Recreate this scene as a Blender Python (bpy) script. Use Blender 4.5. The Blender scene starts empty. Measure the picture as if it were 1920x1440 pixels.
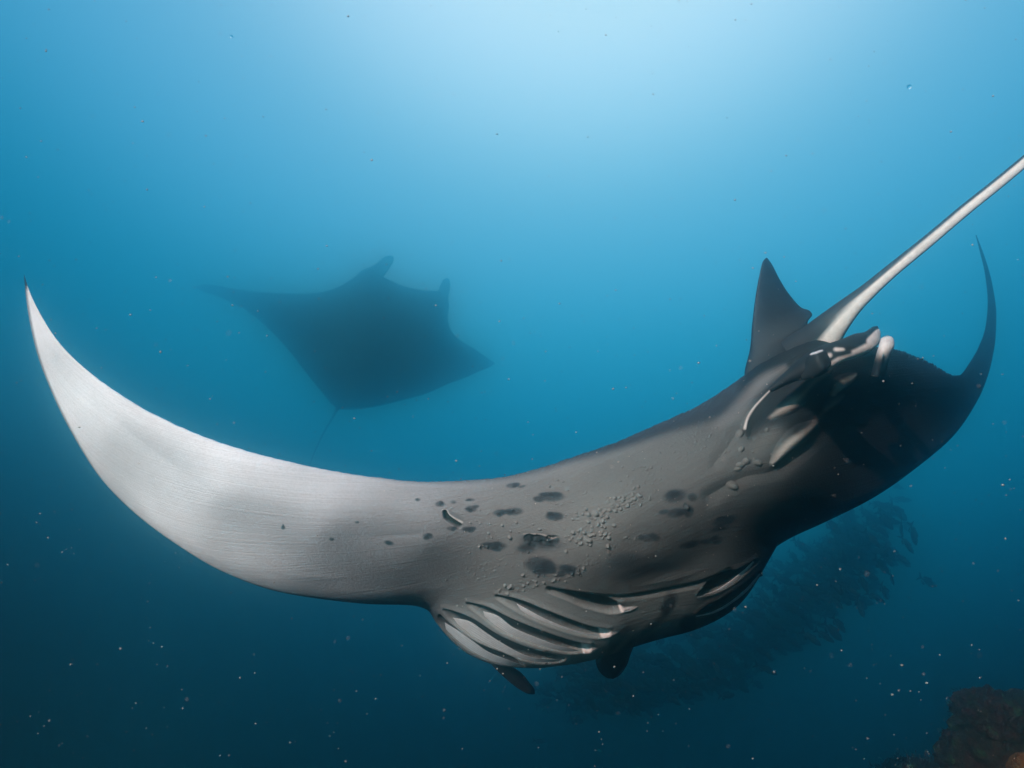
import bpy, math, random
import numpy as np
from mathutils import Vector, Matrix

random.seed(7)
rng = np.random.default_rng(7)
S = bpy.context.scene
col = S.collection

# ------------------------------------------------------------------ camera
F = 1251.0                       # focal length in photo pixels (1920 wide)
PITCH = math.radians(12)
cd = bpy.data.cameras.new('camera')
cam = bpy.data.objects.new('camera', cd)
col.objects.link(cam)
cd.sensor_width = 36.0
cd.lens = F / 1920 * 36
cd.clip_start = 0.02
cd.clip_end = 500
cam.rotation_euler = (math.radians(90) + PITCH, 0, 0)
cam.location = (0, 0, 0)
cd.dof.use_dof = True
cd.dof.focus_distance = 1.6
cd.dof.aperture_fstop = 9
S.camera = cam

cp, sp = math.cos(PITCH), math.sin(PITCH)
def dirs(px, py):
    """unit-depth view vectors (camera forward component 1) for photo pixels"""
    x = (np.asarray(px, float) - 960) / F
    z = -(np.asarray(py, float) - 720) / F
    return np.stack([x, cp - z * sp, sp + z * cp], -1)
def P(px, py, d):
    return dirs(px, py) * np.asarray(d, float)[..., None]

# ------------------------------------------------------------------ world: light coming down through the water
w = bpy.data.worlds.new('World')
S.world = w
w.use_nodes = True
nt = w.node_tree
nt.nodes.clear()
def N(nt, t, **k):
    n = nt.nodes.new(t)
    for a, b in k.items():
        setattr(n, a, b)
    return n
GLOW = dirs(1120, -330); GLOW = GLOW / np.linalg.norm(GLOW)
tc = N(nt, 'ShaderNodeTexCoord')
nm = N(nt, 'ShaderNodeVectorMath', operation='NORMALIZE')
nt.links.new(tc.outputs['Generated'], nm.inputs[0])
dt = N(nt, 'ShaderNodeVectorMath', operation='DOT_PRODUCT')
dt.inputs[1].default_value = tuple(GLOW)
nt.links.new(nm.outputs[0], dt.inputs[0])
ac = N(nt, 'ShaderNodeMath', operation='ARCCOSINE')
nt.links.new(dt.outputs['Value'], ac.inputs[0])
sx = N(nt, 'ShaderNodeSeparateXYZ')
nt.links.new(nm.outputs[0], sx.inputs[0])
# angle in turns plus a little for looking downwards
m1 = N(nt, 'ShaderNodeMath', operation='MULTIPLY'); m1.inputs[1].default_value = 1 / math.pi
nt.links.new(ac.outputs[0], m1.inputs[0])
m2 = N(nt, 'ShaderNodeMath', operation='MULTIPLY_ADD'); m2.inputs[1].default_value = -0.10
nt.links.new(sx.outputs['Z'], m2.inputs[0]); nt.links.new(m1.outputs[0], m2.inputs[2])
ramp = N(nt, 'ShaderNodeValToRGB')
ramp.color_ramp.interpolation = 'B_SPLINE'
STOPS = [  # (position, linear colour)
    (0.000, (1.00, 0.86, 1.08)),
    (0.055, (0.55, 0.62, 0.86)),
    (0.100, (0.27, 0.45, 0.71)),
    (0.150, (0.155, 0.395, 0.69)),
    (0.210, (0.004, 0.225, 0.43)),
    (0.270, (0.001, 0.150, 0.30)),
    (0.330, (0.0006, 0.036, 0.072)),
    (0.390, (0.0004, 0.003, 0.006)),
    (0.460, (0.0003, 0.002, 0.004)),
    (0.600, (0.0002, 0.002, 0.004)),
    (1.000, (0.0002, 0.002, 0.004)),
]
el = ramp.color_ramp.elements
while len(el) < len(STOPS):
    el.new(0.5)
for e, (p, c) in zip(el, STOPS):
    e.position = p
for e, (p, c) in zip(el, STOPS):
    e.position = p
    e.color = (*c, 1)
nt.links.new(m2.outputs[0], ramp.inputs[0])
bg = N(nt, 'ShaderNodeBackground'); bg.inputs[1].default_value = 0.558
wo = N(nt, 'ShaderNodeOutputWorld')
nt.links.new(ramp.outputs[0], bg.inputs[0]); nt.links.new(bg.outputs[0], wo.inputs[0])

# ------------------------------------------------------------------ distant lamp standing in for the camera strobe
sd = bpy.data.lights.new('strobe_lamp', 'SUN')
strobe_lamp = bpy.data.objects.new('strobe_lamp', sd)
col.objects.link(strobe_lamp)
sd.energy = 5.0
sd.angle = math.radians(0.6)
sd.color = (1.0, 0.83, 0.88)
STROBE_DIR = Vector((0.50, 0.78, -0.37)).normalized()      # the way the light travels
strobe_lamp.rotation_euler = STROBE_DIR.to_track_quat('-Z', 'Y').to_euler()
strobe_lamp.location = (-4, -4, 5)

S.view_settings.view_transform = 'Standard'
S.view_settings.look = 'None'
S.view_settings.exposure = 0.84
S.view_settings.gamma = 1.0
S.view_settings.use_curve_mapping = False
S.render.engine = 'CYCLES'
S.cycles.use_denoising = True
S.cycles.sample_clamp_indirect = 1.5
S.cycles.sample_clamp_direct = 0
S.cycles.volume_bounces = 6
S.cycles.max_bounces = 12
S.cycles.diffuse_bounces = 3

# ------------------------------------------------------------------ helpers
def tag(o, label=None, cat=None, group=None, kind=None):
    if label: o['label'] = label
    if cat: o['category'] = cat
    if group: o['group'] = group
    if kind: o['kind'] = kind
    return o
def empty(name, loc):
    o = bpy.data.objects.new(name, None)
    col.objects.link(o)
    o.location = loc
    o.empty_display_size = 0.1
    return o
def link_mesh(name, me, parent=None, mat=None):
    o = bpy.data.objects.new(name, me)
    col.objects.link(o)
    if mat: me.materials.append(mat)
    if parent:
        o.parent = parent
        o.matrix_parent_inverse = Matrix.Translation(-Vector(parent.location))
    return o
def mesh_np(name, verts, quads, smooth=True):
    me = bpy.data.meshes.new(name)
    verts = np.asarray(verts, np.float32); quads = np.asarray(quads, np.int32)
    k = quads.shape[1]
    me.vertices.add(len(verts)); me.vertices.foreach_set('co', verts.ravel())
    me.loops.add(quads.size); me.loops.foreach_set('vertex_index', quads.ravel())
    me.polygons.add(len(quads))
    me.polygons.foreach_set('loop_start', np.arange(0, quads.size, k, dtype=np.int32))
    me.polygons.foreach_set('loop_total', np.full(len(quads), k, np.int32))
    me.update(calc_edges=True)
    me.validate()
    if smooth:
        me.polygons.foreach_set('use_smooth', np.ones(len(me.polygons), bool))
    return me
def attr_color(me, rgb, name='pigment_falloff'):
    a = me.attributes.new(name, 'FLOAT_COLOR', 'POINT')
    d = np.ones((len(me.vertices), 4), np.float32); d[:, :3] = rgb
    a.data.foreach_set('color', d.ravel())
def attr_vec(me, v, name='along'):
    a = me.attributes.new(name, 'FLOAT_VECTOR', 'POINT')
    a.data.foreach_set('vector', np.asarray(v, np.float32).ravel())

def pchip(t, y, tq):
    t = np.asarray(t, float); y = np.asarray(y, float)
    if y.ndim == 1: return pchip(t, y[:, None], tq)[:, 0]
    h = np.diff(t)[:, None]; dl = np.diff(y, axis=0) / h
    m = np.zeros_like(y)
    w1 = 2 * h[1:] + h[:-1]; w2 = h[1:] + 2 * h[:-1]
    with np.errstate(divide='ignore', invalid='ignore'):
        hm = (w1 + w2) / (w1 / dl[:-1] + w2 / dl[1:])
    m[1:-1] = np.where(dl[:-1] * dl[1:] > 0, hm, 0)
    m[0] = dl[0]; m[-1] = dl[-1]
    i = np.clip(np.searchsorted(t, tq, side='right') - 1, 0, len(t) - 2)
    hh = (t[i + 1] - t[i])[:, None]; s = ((tq - t[i])[:, None]) / hh
    return (y[i] * (2 * s**3 - 3 * s**2 + 1) + m[i] * hh * (s**3 - 2 * s**2 + s)
            + y[i + 1] * (-2 * s**3 + 3 * s**2) + m[i + 1] * hh * (s**3 - s**2))
def catmull(pts, n):
    """smooth curve through points, n samples, evenly by length"""
    pts = np.asarray(pts, float)
    t = np.r_[0, np.cumsum(np.linalg.norm(np.diff(pts, axis=0), axis=1) ** 0.5 + 1e-9)]
    tq = np.linspace(0, t[-1], n * 8)
    h = np.diff(t)
    m = np.zeros_like(pts)
    dl = np.diff(pts, axis=0) / h[:, None]
    m[1:-1] = (dl[:-1] * h[1:, None] + dl[1:] * h[:-1, None]) / (h[1:] + h[:-1])[:, None]
    m[0] = dl[0]; m[-1] = dl[-1]
    i = np.clip(np.searchsorted(t, tq, side='right') - 1, 0, len(t) - 2)
    hh = h[i][:, None]; s = (tq - t[i])[:, None] / hh
    c = (pts[i] * (2*s**3 - 3*s**2 + 1) + m[i]*hh*(s**3 - 2*s**2 + s) + pts[i+1]*(-2*s**3 + 3*s**2) + m[i+1]*hh*(s**3 - s**2))
    L = np.r_[0, np.cumsum(np.linalg.norm(np.diff(c, axis=0), axis=1))]
    q = np.linspace(0, L[-1], n)
    return np.stack([np.interp(q, L, c[:, k]) for k in range(c.shape[1])], -1)

def smooth01(x):
    x = np.clip(x, 0, 1); return x * x * (3 - 2 * x)

# ---- small value noise for geometry
def vnoise(p, seed=0):
    p = np.asarray(p, float)
    i = np.floor(p).astype(np.int64); f = p - i; f = f * f * (3 - 2 * f)
    out = 0
    for dx in (0, 1):
        for dy in (0, 1):
            for dz in (0, 1):
                q = i + np.array([dx, dy, dz])
                h = (q[..., 0] * 374761393 + q[..., 1] * 668265263 + q[..., 2] * 2147483647 + seed * 974634777) & 0xffffffff
                h = ((h ^ (h >> 13)) * 1274126177) & 0xffffffff
                h = (h ^ (h >> 16)) / 4294967295.0
                wgt = (f[..., 0] if dx else 1 - f[..., 0]) * (f[..., 1] if dy else 1 - f[..., 1]) * (f[..., 2] if dz else 1 - f[..., 2])
                out = out + h * wgt
    return out * 2 - 1
def fbm(p, o=4, seed=0):
    s = 0; a = 1; p = np.asarray(p, float)
    for k in range(o):
        s = s + a * vnoise(p * 2**k, seed + k); a *= .5
    return s

# ------------------------------------------------------------------ materials
def new_mat(name):
    m = bpy.data.materials.new(name); m.use_nodes = True
    b = m.node_tree.nodes['Principled BSDF']
    return m, m.node_tree, b
def skin_mat(name, rough=0.5, grain=0.12, stria=0.0, bump=0.25, scale=90, spec=0.35):
    """skin whose colour comes from the mesh, with fine mottling and relief"""
    m, t, b = new_mat(name)
    a = N(t, 'ShaderNodeAttribute', attribute_name='pigment_falloff')
    tc = N(t, 'ShaderNodeTexCoord')
    n1 = N(t, 'ShaderNodeTexNoise'); n1.inputs['Scale'].default_value = scale; n1.inputs['Detail'].default_value = 6
    t.links.new(tc.outputs['Object'], n1.inputs['Vector'])
    n2 = N(t, 'ShaderNodeTexNoise'); n2.inputs['Scale'].default_value = 9; n2.inputs['Detail'].default_value = 5
    t.links.new(tc.outputs['Object'], n2.inputs['Vector'])
    ad = N(t, 'ShaderNodeMath', operation='ADD'); t.links.new(n1.outputs['Fac'], ad.inputs[0]); t.links.new(n2.outputs['Fac'], ad.inputs[1])
    mr = N(t, 'ShaderNodeMapRange'); mr.inputs[1].default_value = 0.6; mr.inputs[2].default_value = 1.4
    mr.inputs[3].default_value = 1 - grain; mr.inputs[4].default_value = 1 + grain
    t.links.new(ad.outputs[0], mr.inputs[0])
    mx = N(t, 'ShaderNodeVectorMath', operation='SCALE')
    t.links.new(a.outputs['Color'], mx.inputs[0]); t.links.new(mr.outputs[0], mx.inputs['Scale'])
    last = mx.outputs[0]
    bsrc = n1.outputs['Fac']
    if stria:
        al = N(t, 'ShaderNodeAttribute', attribute_name='along')
        mp = N(t, 'ShaderNodeMapping'); mp.inputs['Scale'].default_value = (1.6, 85, 1)
        t.links.new(al.outputs['Vector'], mp.inputs[0])
        ns = N(t, 'ShaderNodeTexNoise'); ns.inputs['Scale'].default_value = 1; ns.inputs['Detail'].default_value = 4; ns.inputs['Roughness'].default_value = .6
        t.links.new(mp.outputs[0], ns.inputs['Vector'])
        mr2 = N(t, 'ShaderNodeMapRange'); mr2.inputs[1].default_value = 0.3; mr2.inputs[2].default_value = 0.7
        mr2.inputs[3].default_value = 1 - stria; mr2.inputs[4].default_value = 1 + stria
        t.links.new(ns.outputs['Fac'], mr2.inputs[0])
        sc = N(t, 'ShaderNodeVectorMath', operation='SCALE')
        t.links.new(last, sc.inputs[0]); t.links.new(mr2.outputs[0], sc.inputs['Scale'])
        last = sc.outputs[0]
        aa = N(t, 'ShaderNodeMath', operation='MULTIPLY_ADD'); aa.inputs[1].default_value = 1.2
        t.links.new(ns.outputs['Fac'], aa.inputs[0]); t.links.new(n1.outputs['Fac'], aa.inputs[2])
        bsrc = aa.outputs[0]
    t.links.new(last, b.inputs['Base Color'])
    b.inputs['Roughness'].default_value = rough
    b.inputs['Specular IOR Level'].default_value = spec
    bp = N(t, 'ShaderNodeBump'); bp.inputs['Strength'].default_value = bump; bp.inputs['Distance'].default_value = 0.004
    t.links.new(bsrc, bp.inputs['Height']); t.links.new(bp.outputs[0], b.inputs['Normal'])
    return m
def plain_mat(name, c, rough=.6, var=.3, scale=30, bump=.3, spec=.3):
    m, t, b = new_mat(name)
    tc = N(t, 'ShaderNodeTexCoord')
    n1 = N(t, 'ShaderNodeTexNoise'); n1.inputs['Scale'].default_value = scale; n1.inputs['Detail'].default_value = 6
    t.links.new(tc.outputs['Object'], n1.inputs['Vector'])
    r = N(t, 'ShaderNodeValToRGB'); r.color_ramp.elements[0].position = .3; r.color_ramp.elements[1].position = .7
    r.color_ramp.elements[0].color = (*[x * (1 - var) for x in c], 1); r.color_ramp.elements[1].color = (*[min(1, x * (1 + var)) for x in c], 1)
    t.links.new(n1.outputs['Fac'], r.inputs[0]); t.links.new(r.outputs[0], b.inputs['Base Color'])
    b.inputs['Roughness'].default_value = rough; b.inputs['Specular IOR Level'].default_value = spec
    bp = N(t, 'ShaderNodeBump'); bp.inputs['Strength'].default_value = bump; bp.inputs['Distance'].default_value = 0.01
    t.links.new(n1.outputs['Fac'], bp.inputs['Height']); t.links.new(bp.outputs[0], b.inputs['Normal'])
    return m

M_SKIN = skin_mat('manta_skin', rough=0.75, spec=.14, grain=0.12, stria=0.07, bump=0.34, scale=170)
M_FIN = skin_mat('fin_skin', rough=0.6, spec=.22, grain=0.2, bump=0.2)
M_FAR = skin_mat('far_manta_skin', rough=0.9, spec=.05, grain=0.2, bump=0.2, scale=20)

# ------------------------------------------------------------------ painter: skin colour with painted strobe falloff, and relief of the belly on a chart
W_, H_ = 1920, 1440
def gblur(a, s):
    if s <= 0: return a
    r = int(3 * s + 1); k = np.exp(-0.5 * (np.arange(-r, r + 1) / s) ** 2); k /= k.sum()
    def conv(b):
        n = b.shape[1] + 2 * r
        L = 1 << (n - 1).bit_length()
        pb = np.pad(b, ((0, 0), (r, r)), mode='edge')
        fb = np.fft.rfft(pb, L + 0, axis=1); fk = np.fft.rfft(k, L)
        c = np.fft.irfft(fb * fk, L, axis=1)
        return c[:, 2 * r:2 * r + b.shape[1]]
    return conv(conv(a).T).T
class Chart:
    def __init__(s):
        s.h = np.zeros((H_, W_), np.float32)
        s.c = np.zeros((H_, W_, 3), np.float32)
        s.lh = np.zeros((H_, W_), np.float32)
    def box(s, pts, pad):
        pts = np.asarray(pts, float)
        x0 = int(max(0, pts[:, 0].min() - pad)); x1 = int(min(W_, pts[:, 0].max() + pad + 1))
        y0 = int(max(0, pts[:, 1].min() - pad)); y1 = int(min(H_, pts[:, 1].max() + pad + 1))
        yy, xx = np.mgrid[y0:y1, x0:x1]
        return (slice(y0, y1), slice(x0, x1)), xx + .5, yy + .5
    def poly(s, pts, blur=1.5):
        sl, xx, yy = s.box(pts, 3 * blur + 2)
        m = np.zeros(xx.shape, bool)
        n = len(pts)
        for i in range(n):
            x1, y1 = pts[i]; x2, y2 = pts[(i + 1) % n]
            if y1 == y2: continue
            c = ((yy > min(y1, y2)) & (yy <= max(y1, y2)))
            xi = x1 + (yy - y1) * (x2 - x1) / (y2 - y1)
            m ^= c & (xx < xi)
        return sl, gblur(m.astype(float), blur)
    def stroke(s, pts, w0, soft=2.0, smooth=True):
        """pts: x,y ; w0: half width, number or one per point"""
        pts = np.asarray(pts, float)
        w0 = np.broadcast_to(np.asarray(w0, float), (len(pts),))
        q = np.c_[pts, w0]
        if smooth and len(pts) > 2:
            q = catmull(q, max(12, len(pts) * 6))
        sl, xx, yy = s.box(q[:, :2], w0.max() + soft * 2 + 3)
        best = np.full(xx.shape, -1e9)
        for a, b in zip(q[:-1], q[1:]):
            d = b[:2] - a[:2]; L2 = d @ d + 1e-9
            t = np.clip(((xx - a[0]) * d[0] + (yy - a[1]) * d[1]) / L2, 0, 1)
            dist = np.hypot(xx - a[0] - t * d[0], yy - a[1] - t * d[1])
            best = np.maximum(best, (a[2] + t * (b[2] - a[2])) - dist)
        return sl, smooth01((best + soft) / (2 * soft))
    def ell(s, x, y, rx, ry, ang=0, soft=.5):
        sl, xx, yy = s.box([(x, y)], max(rx, ry) * 1.6 + 2)
        a = math.radians(ang); ca, sa = math.cos(a), math.sin(a)
        u = ((xx - x) * ca + (yy - y) * sa) / rx; v = (-(xx - x) * sa + (yy - y) * ca) / ry
        r = np.hypot(u, v)
        return sl, smooth01((1 + soft - r) / (2 * soft))
    def dome(s, pts, rad, h, smooth=True):
        """rounded ridge or lump: half-round section"""
        pts = np.asarray(pts, float); rad = np.broadcast_to(np.asarray(rad, float), (len(pts),))
        q = np.c_[pts, rad]
        if smooth and len(pts) > 2: q = catmull(q, max(12, len(pts) * 6))
        sl, xx, yy = s.box(q[:, :2], rad.max() + 3)
        best = np.zeros(xx.shape)
        for a, b in zip(q[:-1], q[1:]):
            d = b[:2] - a[:2]; L2 = d @ d + 1e-9
            t = np.clip(((xx - a[0]) * d[0] + (yy - a[1]) * d[1]) / L2, 0, 1)
            rr = np.maximum(a[2] + t * (b[2] - a[2]), .1)
            k = 1 - ((xx - a[0] - t * d[0])**2 + (yy - a[1] - t * d[1])**2) / rr**2
            best = np.maximum(best, np.clip(k, 0, 1)**.75 * rr / rad.max())
        s.h[sl] += h * best
    def lump(s, x, y, rx, ry, ang, h):
        sl, xx, yy = s.box([(x, y)], max(rx, ry) + 2)
        a = math.radians(ang); ca, sa = math.cos(a), math.sin(a)
        u = ((xx - x) * ca + (yy - y) * sa) / rx; v = (-(xx - x) * sa + (yy - y) * ca) / ry
        s.lh[sl] = np.maximum(s.lh[sl], h * np.clip(1 - u * u - v * v, 0, 1)**.7)
    def tint(s, msk, c, a=1.0):
        sl, m = msk; m = (m * a)[..., None]
        s.c[sl] = s.c[sl] * (1 - m) + np.asarray(c) * m
    def mul(s, msk, k):
        sl, m = msk
        s.c[sl] *= (1 + (k - 1) * m)[..., None]
    def lift(s, msk, d):
        sl, m = msk; s.h[sl] += m * d
    def sample(s, px, py):
        x = np.clip(px - .5, 0, W_ - 2.001); y = np.clip(py - .5, 0, H_ - 2.001)
        i = x.astype(int); j = y.astype(int); fx = x - i; fy = y - j
        def bl(a, fx, fy): return (a[j, i] * (1 - fx) + a[j, i + 1] * fx) * (1 - fy) + (a[j + 1, i] * (1 - fx) + a[j + 1, i + 1] * fx) * fy
        return bl(s.h, fx, fy), bl(s.c, fx[..., None], fy[..., None])

C = Chart()
yy, xx = np.mgrid[0:H_, 0:W_].astype(np.float32)
xx2 = xx + 0.35 * (yy - 950)          # strobe falloff painted into the skin tone, darkening along the body
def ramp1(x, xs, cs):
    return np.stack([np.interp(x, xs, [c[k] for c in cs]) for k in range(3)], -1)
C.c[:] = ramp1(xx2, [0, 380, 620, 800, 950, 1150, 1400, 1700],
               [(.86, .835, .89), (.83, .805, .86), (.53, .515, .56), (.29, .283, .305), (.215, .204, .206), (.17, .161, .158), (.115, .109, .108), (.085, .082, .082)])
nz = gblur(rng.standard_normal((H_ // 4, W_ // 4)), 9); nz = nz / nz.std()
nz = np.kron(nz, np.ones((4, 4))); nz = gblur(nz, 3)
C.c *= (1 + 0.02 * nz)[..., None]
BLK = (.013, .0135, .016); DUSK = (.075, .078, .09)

# shallow trough down the middle of the wing, its bluish shade painted in
tr = C.stroke([(230, 800), (330, 880), (430, 945), (560, 1000), (700, 1010), (860, 990)], [-20, 26, 44, 50, 30, -45], soft=45)
C.tint(tr, (.45, .465, .51), .35); C.lift(tr, -0.010)
C.lift(C.stroke([(180, 860), (280, 955), (400, 1030), (540, 1075), (680, 1085)], [-26, 16, 28, 16, -26], soft=26), 0.006)
C.lift(C.stroke([(120, 670), (260, 790), (420, 860), (600, 900)], [-25, 16, 20, -25], soft=25), 0.005)
# dark margins
C.tint(C.stroke([(45, 515), (50, 560), (70, 660), (100, 740), (140, 820), (190, 900), (250, 960), (330, 1020), (420, 1075), (520, 1110), (600, 1125), (700, 1134), (800, 1140)],
                [3, 2, 2, 1.5, 1.5, 1.5, 1.5, 2, 2.5, 3, 6, 8, 10], soft=3), BLK, .9)
C.tint(C.stroke([(420, 1085), (520, 1120), (620, 1135), (720, 1142), (800, 1150)], [0, 8, 16, 22, 26], soft=16), (.12, .125, .14), .75)
C.tint(C.stroke([(640, 880), (740, 895), (800, 898), (880, 895), (960, 883), (1060, 855), (1160, 820), (1260, 777), (1330, 742), (1400, 690)],
                [0, 3, 5, 7, 10, 14, 22, 32, 46, 66], soft=11), (.035, .037, .045), .97)
C.tint(C.ell(47, 520, 12, 22, 0, .4), BLK)
# far wing: black skin, with strobe falloff painted into it
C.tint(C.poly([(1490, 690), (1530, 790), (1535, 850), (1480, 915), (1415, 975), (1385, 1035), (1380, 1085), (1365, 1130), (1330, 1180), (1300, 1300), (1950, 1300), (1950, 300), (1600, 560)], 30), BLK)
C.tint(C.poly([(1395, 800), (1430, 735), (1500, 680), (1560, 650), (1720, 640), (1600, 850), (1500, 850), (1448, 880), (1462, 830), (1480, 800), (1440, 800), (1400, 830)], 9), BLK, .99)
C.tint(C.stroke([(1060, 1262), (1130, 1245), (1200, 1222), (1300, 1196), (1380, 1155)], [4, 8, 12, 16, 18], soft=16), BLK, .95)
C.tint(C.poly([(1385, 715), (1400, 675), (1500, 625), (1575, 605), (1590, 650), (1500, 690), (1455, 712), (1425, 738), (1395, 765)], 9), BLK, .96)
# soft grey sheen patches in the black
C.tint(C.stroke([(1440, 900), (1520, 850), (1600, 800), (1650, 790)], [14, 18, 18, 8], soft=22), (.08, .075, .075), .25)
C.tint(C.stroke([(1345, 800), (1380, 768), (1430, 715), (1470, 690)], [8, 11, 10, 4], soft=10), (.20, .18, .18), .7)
# dusky blotches
for x, y, rx, ry, an, al in [(1035, 931, 22, 9, 0, .85), (1040, 968, 17, 8, 0, .95), (938, 961, 13, 6, -5, .8), (965, 959, 15, 7, -5, .8), (962, 910, 13, 5, -5, .7),
        (882, 937, 8, 3, 0, .6), (883, 954, 11, 6, 0, .75), (825, 945, 9, 5, 0, .75), (783, 937, 5, 3, 0, .8), (850, 941, 6, 3, 0, .5), (878, 992, 13, 5, 0, .7), (848, 991, 10, 4, 0, .6),
        (802, 1006, 10, 5, 0, .75), (728, 1021, 9, 4, 10, .8), (620, 1016, 5, 3, 0, .8), (527, 993, 4, 4, 0, .9), (668, 982, 4, 2.5, 0, .7), (1015, 1015, 36, 14, 5, .85),
        (930, 1024, 19, 8, 0, .8), (1012, 1058, 27, 15, 0, .85), (1065, 1062, 20, 9, 5, .85), (1262, 928, 22, 11, -10, .8), (1262, 957, 18, 8, -10, .8), (1287, 955, 9, 11, 0, .8),
        (1358, 975, 24, 8, -12, .8), (1350, 990, 20, 6, -12, .6), (1290, 1017, 22, 7, -8, .85), (1335, 1012, 20, 6, -8, .75), (1210, 1000, 15, 7, -10, .65),
        (1195, 1054, 80, 22, -4, .55), (1252, 1140, 13, 28, 32, .9), (1285, 1165, 18, 16, 30, .85), (1225, 1175, 34, 10, -40, .7), (1165, 1200, 18, 30, 45, .9), (850, 968, 18, 7, 30, .2)]:
    sf = .5 if rx > 30 else .32
    C.tint(C.ell(x, y, rx, ry, an, sf), (.04, .042, .05), al)
    for _ in range(3 if rx > 6 else 1):
        C.tint(C.ell(x + rng.normal() * rx * .5, y + rng.normal() * ry * .45, rx * rng.uniform(.35, .6), ry * rng.uniform(.4, .75), an + rng.uniform(-15, 15), sf), (.03, .032, .04), al)
# relief: crease that frames the gill region, ridge beside it
cr = [(1030, 1103), (1100, 1113), (1160, 1120), (1200, 1117), (1260, 1106), (1320, 1093), (1370, 1070)]
C.lift(C.stroke(cr, 3, soft=6), -0.012); C.tint(C.stroke(cr, [2, 4, 4, 4, 4, 6, 8], soft=7), (.08, .08, .085), .6)  # shadow line in the crease is painted dark as well
C.lift(C.stroke([(1180, 1098), (1260, 1085), (1330, 1066)], [-14, 4, -14], soft=14), 0.006)
C.lift(C.ell(1180, 1010, 130, 70, -25, .7), 0.025)
# throat patch between the two gill rows
C.tint(C.poly([(1180, 1150), (1200, 1128), (1260, 1116), (1305, 1104), (1300, 1150), (1270, 1180), (1210, 1190), (1190, 1180)], 7), (.30, .30, .29), .6)

C.tint(C.poly([(840, 1140), (1030, 1105), (1180, 1150), (1130, 1215), (1060, 1245), (960, 1250), (870, 1210)], 8), (.37, .37, .375), .6)
for x, y, rx, ry, an, al in [(1252, 1138, 11, 26, 32, .92), (1288, 1168, 17, 13, 30, .85), (1222, 1172, 26, 8, -40, .7)]:
    C.tint(C.ell(x, y, rx, ry, an, .45), (.03, .032, .04), al)
for a, b in [((1195, 1185), (1235, 1150)), ((1268, 1172), (1282, 1140)), ((1150, 1225), (1185, 1190))]:
    C.tint(C.stroke([a, b], [3, 6], soft=6), (.34, .34, .33), .5)
# gill slits: (upper lip, lower lip)
SL = [
 ([(1030, 1106), (1070, 1109), (1110, 1117), (1150, 1127), (1166, 1136)], [(1032, 1109), (1060, 1120), (1090, 1134), (1120, 1143), (1145, 1148), (1166, 1146)]),
 ([(930, 1117), (975, 1127), (1020, 1145), (1070, 1164), (1110, 1177), (1143, 1182)], [(932, 1121), (960, 1138), (1000, 1160), (1050, 1179), (1090, 1190), (1120, 1194), (1143, 1188)]),
 ([(876, 1131), (915, 1141), (960, 1163), (1000, 1179), (1050, 1197), (1090, 1208), (1108, 1211)], [(878, 1135), (900, 1152), (940, 1182), (980, 1200), (1030, 1216), (1070, 1223), (1106, 1219)]),
 ([(832, 1143), (868, 1154), (893, 1166), (930, 1190), (975, 1211), (1020, 1225)], [(834, 1146), (850, 1165), (880, 1188), (910, 1208), (950, 1226), (1000, 1240), (1040, 1242), (1060, 1236)]),
 ([(824, 1153), (845, 1172), (880, 1198), (920, 1218), (965, 1236)], [(822, 1157), (838, 1182), (870, 1211), (905, 1232), (940, 1246), (985, 1252)]),
 ([(1308, 1117), (1325, 1098), (1355, 1080), (1390, 1066), (1418, 1050)], [(1310, 1117), (1340, 1110), (1372, 1094), (1400, 1072), (1418, 1054)]),
 ([(1306, 1154), (1322, 1140), (1350, 1126), (1385, 1104), (1425, 1072)], [(1308, 1156), (1340, 1148), (1370, 1131), (1400, 1108), (1427, 1076)]),
]
for k, (up, lo) in enumerate(SL):
    pl = list(catmull(up, 24)) + list(catmull(lo, 24))[::-1]
    pl = [tuple(p) for p in pl]
    pm = C.poly(pl, 1.6)
    # pale rounded lip below, tucked edge above
    C.lift(C.stroke(np.array(lo) + [0, 3], 2.5, soft=4), 0.002)
    C.lift(C.stroke(np.array(up) - [0, 5], 3, soft=5), 0.003)
    C.tint(C.stroke(np.array(lo)[1:-1] + [0, 1.5], 0.8, soft=1.6), (.42, .41, .41), .3)
    C.lift(pm, -0.030 if k < 3 else -0.022)
    C.tint(pm, (.016, .015, .017), .98)
# corner glints where the slits end: pale skin folds
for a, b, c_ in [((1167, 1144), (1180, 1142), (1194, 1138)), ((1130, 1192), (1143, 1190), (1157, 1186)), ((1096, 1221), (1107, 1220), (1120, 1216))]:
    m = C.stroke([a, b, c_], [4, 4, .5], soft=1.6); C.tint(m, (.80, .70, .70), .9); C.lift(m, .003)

# crescent scar
sc = C.stroke([(834, 960), (838, 970), (848, 978), (862, 986)], [3.5, 5, 5, 4], soft=1.3)
C.tint(C.stroke([(831, 957), (836, 957), (842, 965), (852, 972), (866, 979)], [2, 2, 2, 2, 2], soft=1.5), (.85, .82, .8), .75)
C.tint(sc, (.02, .026, .024)); C.lift(sc, -0.012)
# torn patch
for x, y, rx, ry in [(993, 1010, 10, 8), (1010, 1013, 14, 9), (1000, 1022, 8, 6), (1040, 1012, 9, 8), (1030, 1008, 5, 4), (1026, 1020, 14, 5)]:
    m = C.ell(x, y, rx, ry, 12, .25); C.tint(m, (.03, .033, .038), .9); C.lift(m, -0.006)
C.tint(C.stroke([(982, 1001), (1000, 1001), (1022, 1003), (1034, 1010), (1046, 1006)], 1, soft=1.2), (.7, .62, .6), .6)

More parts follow.
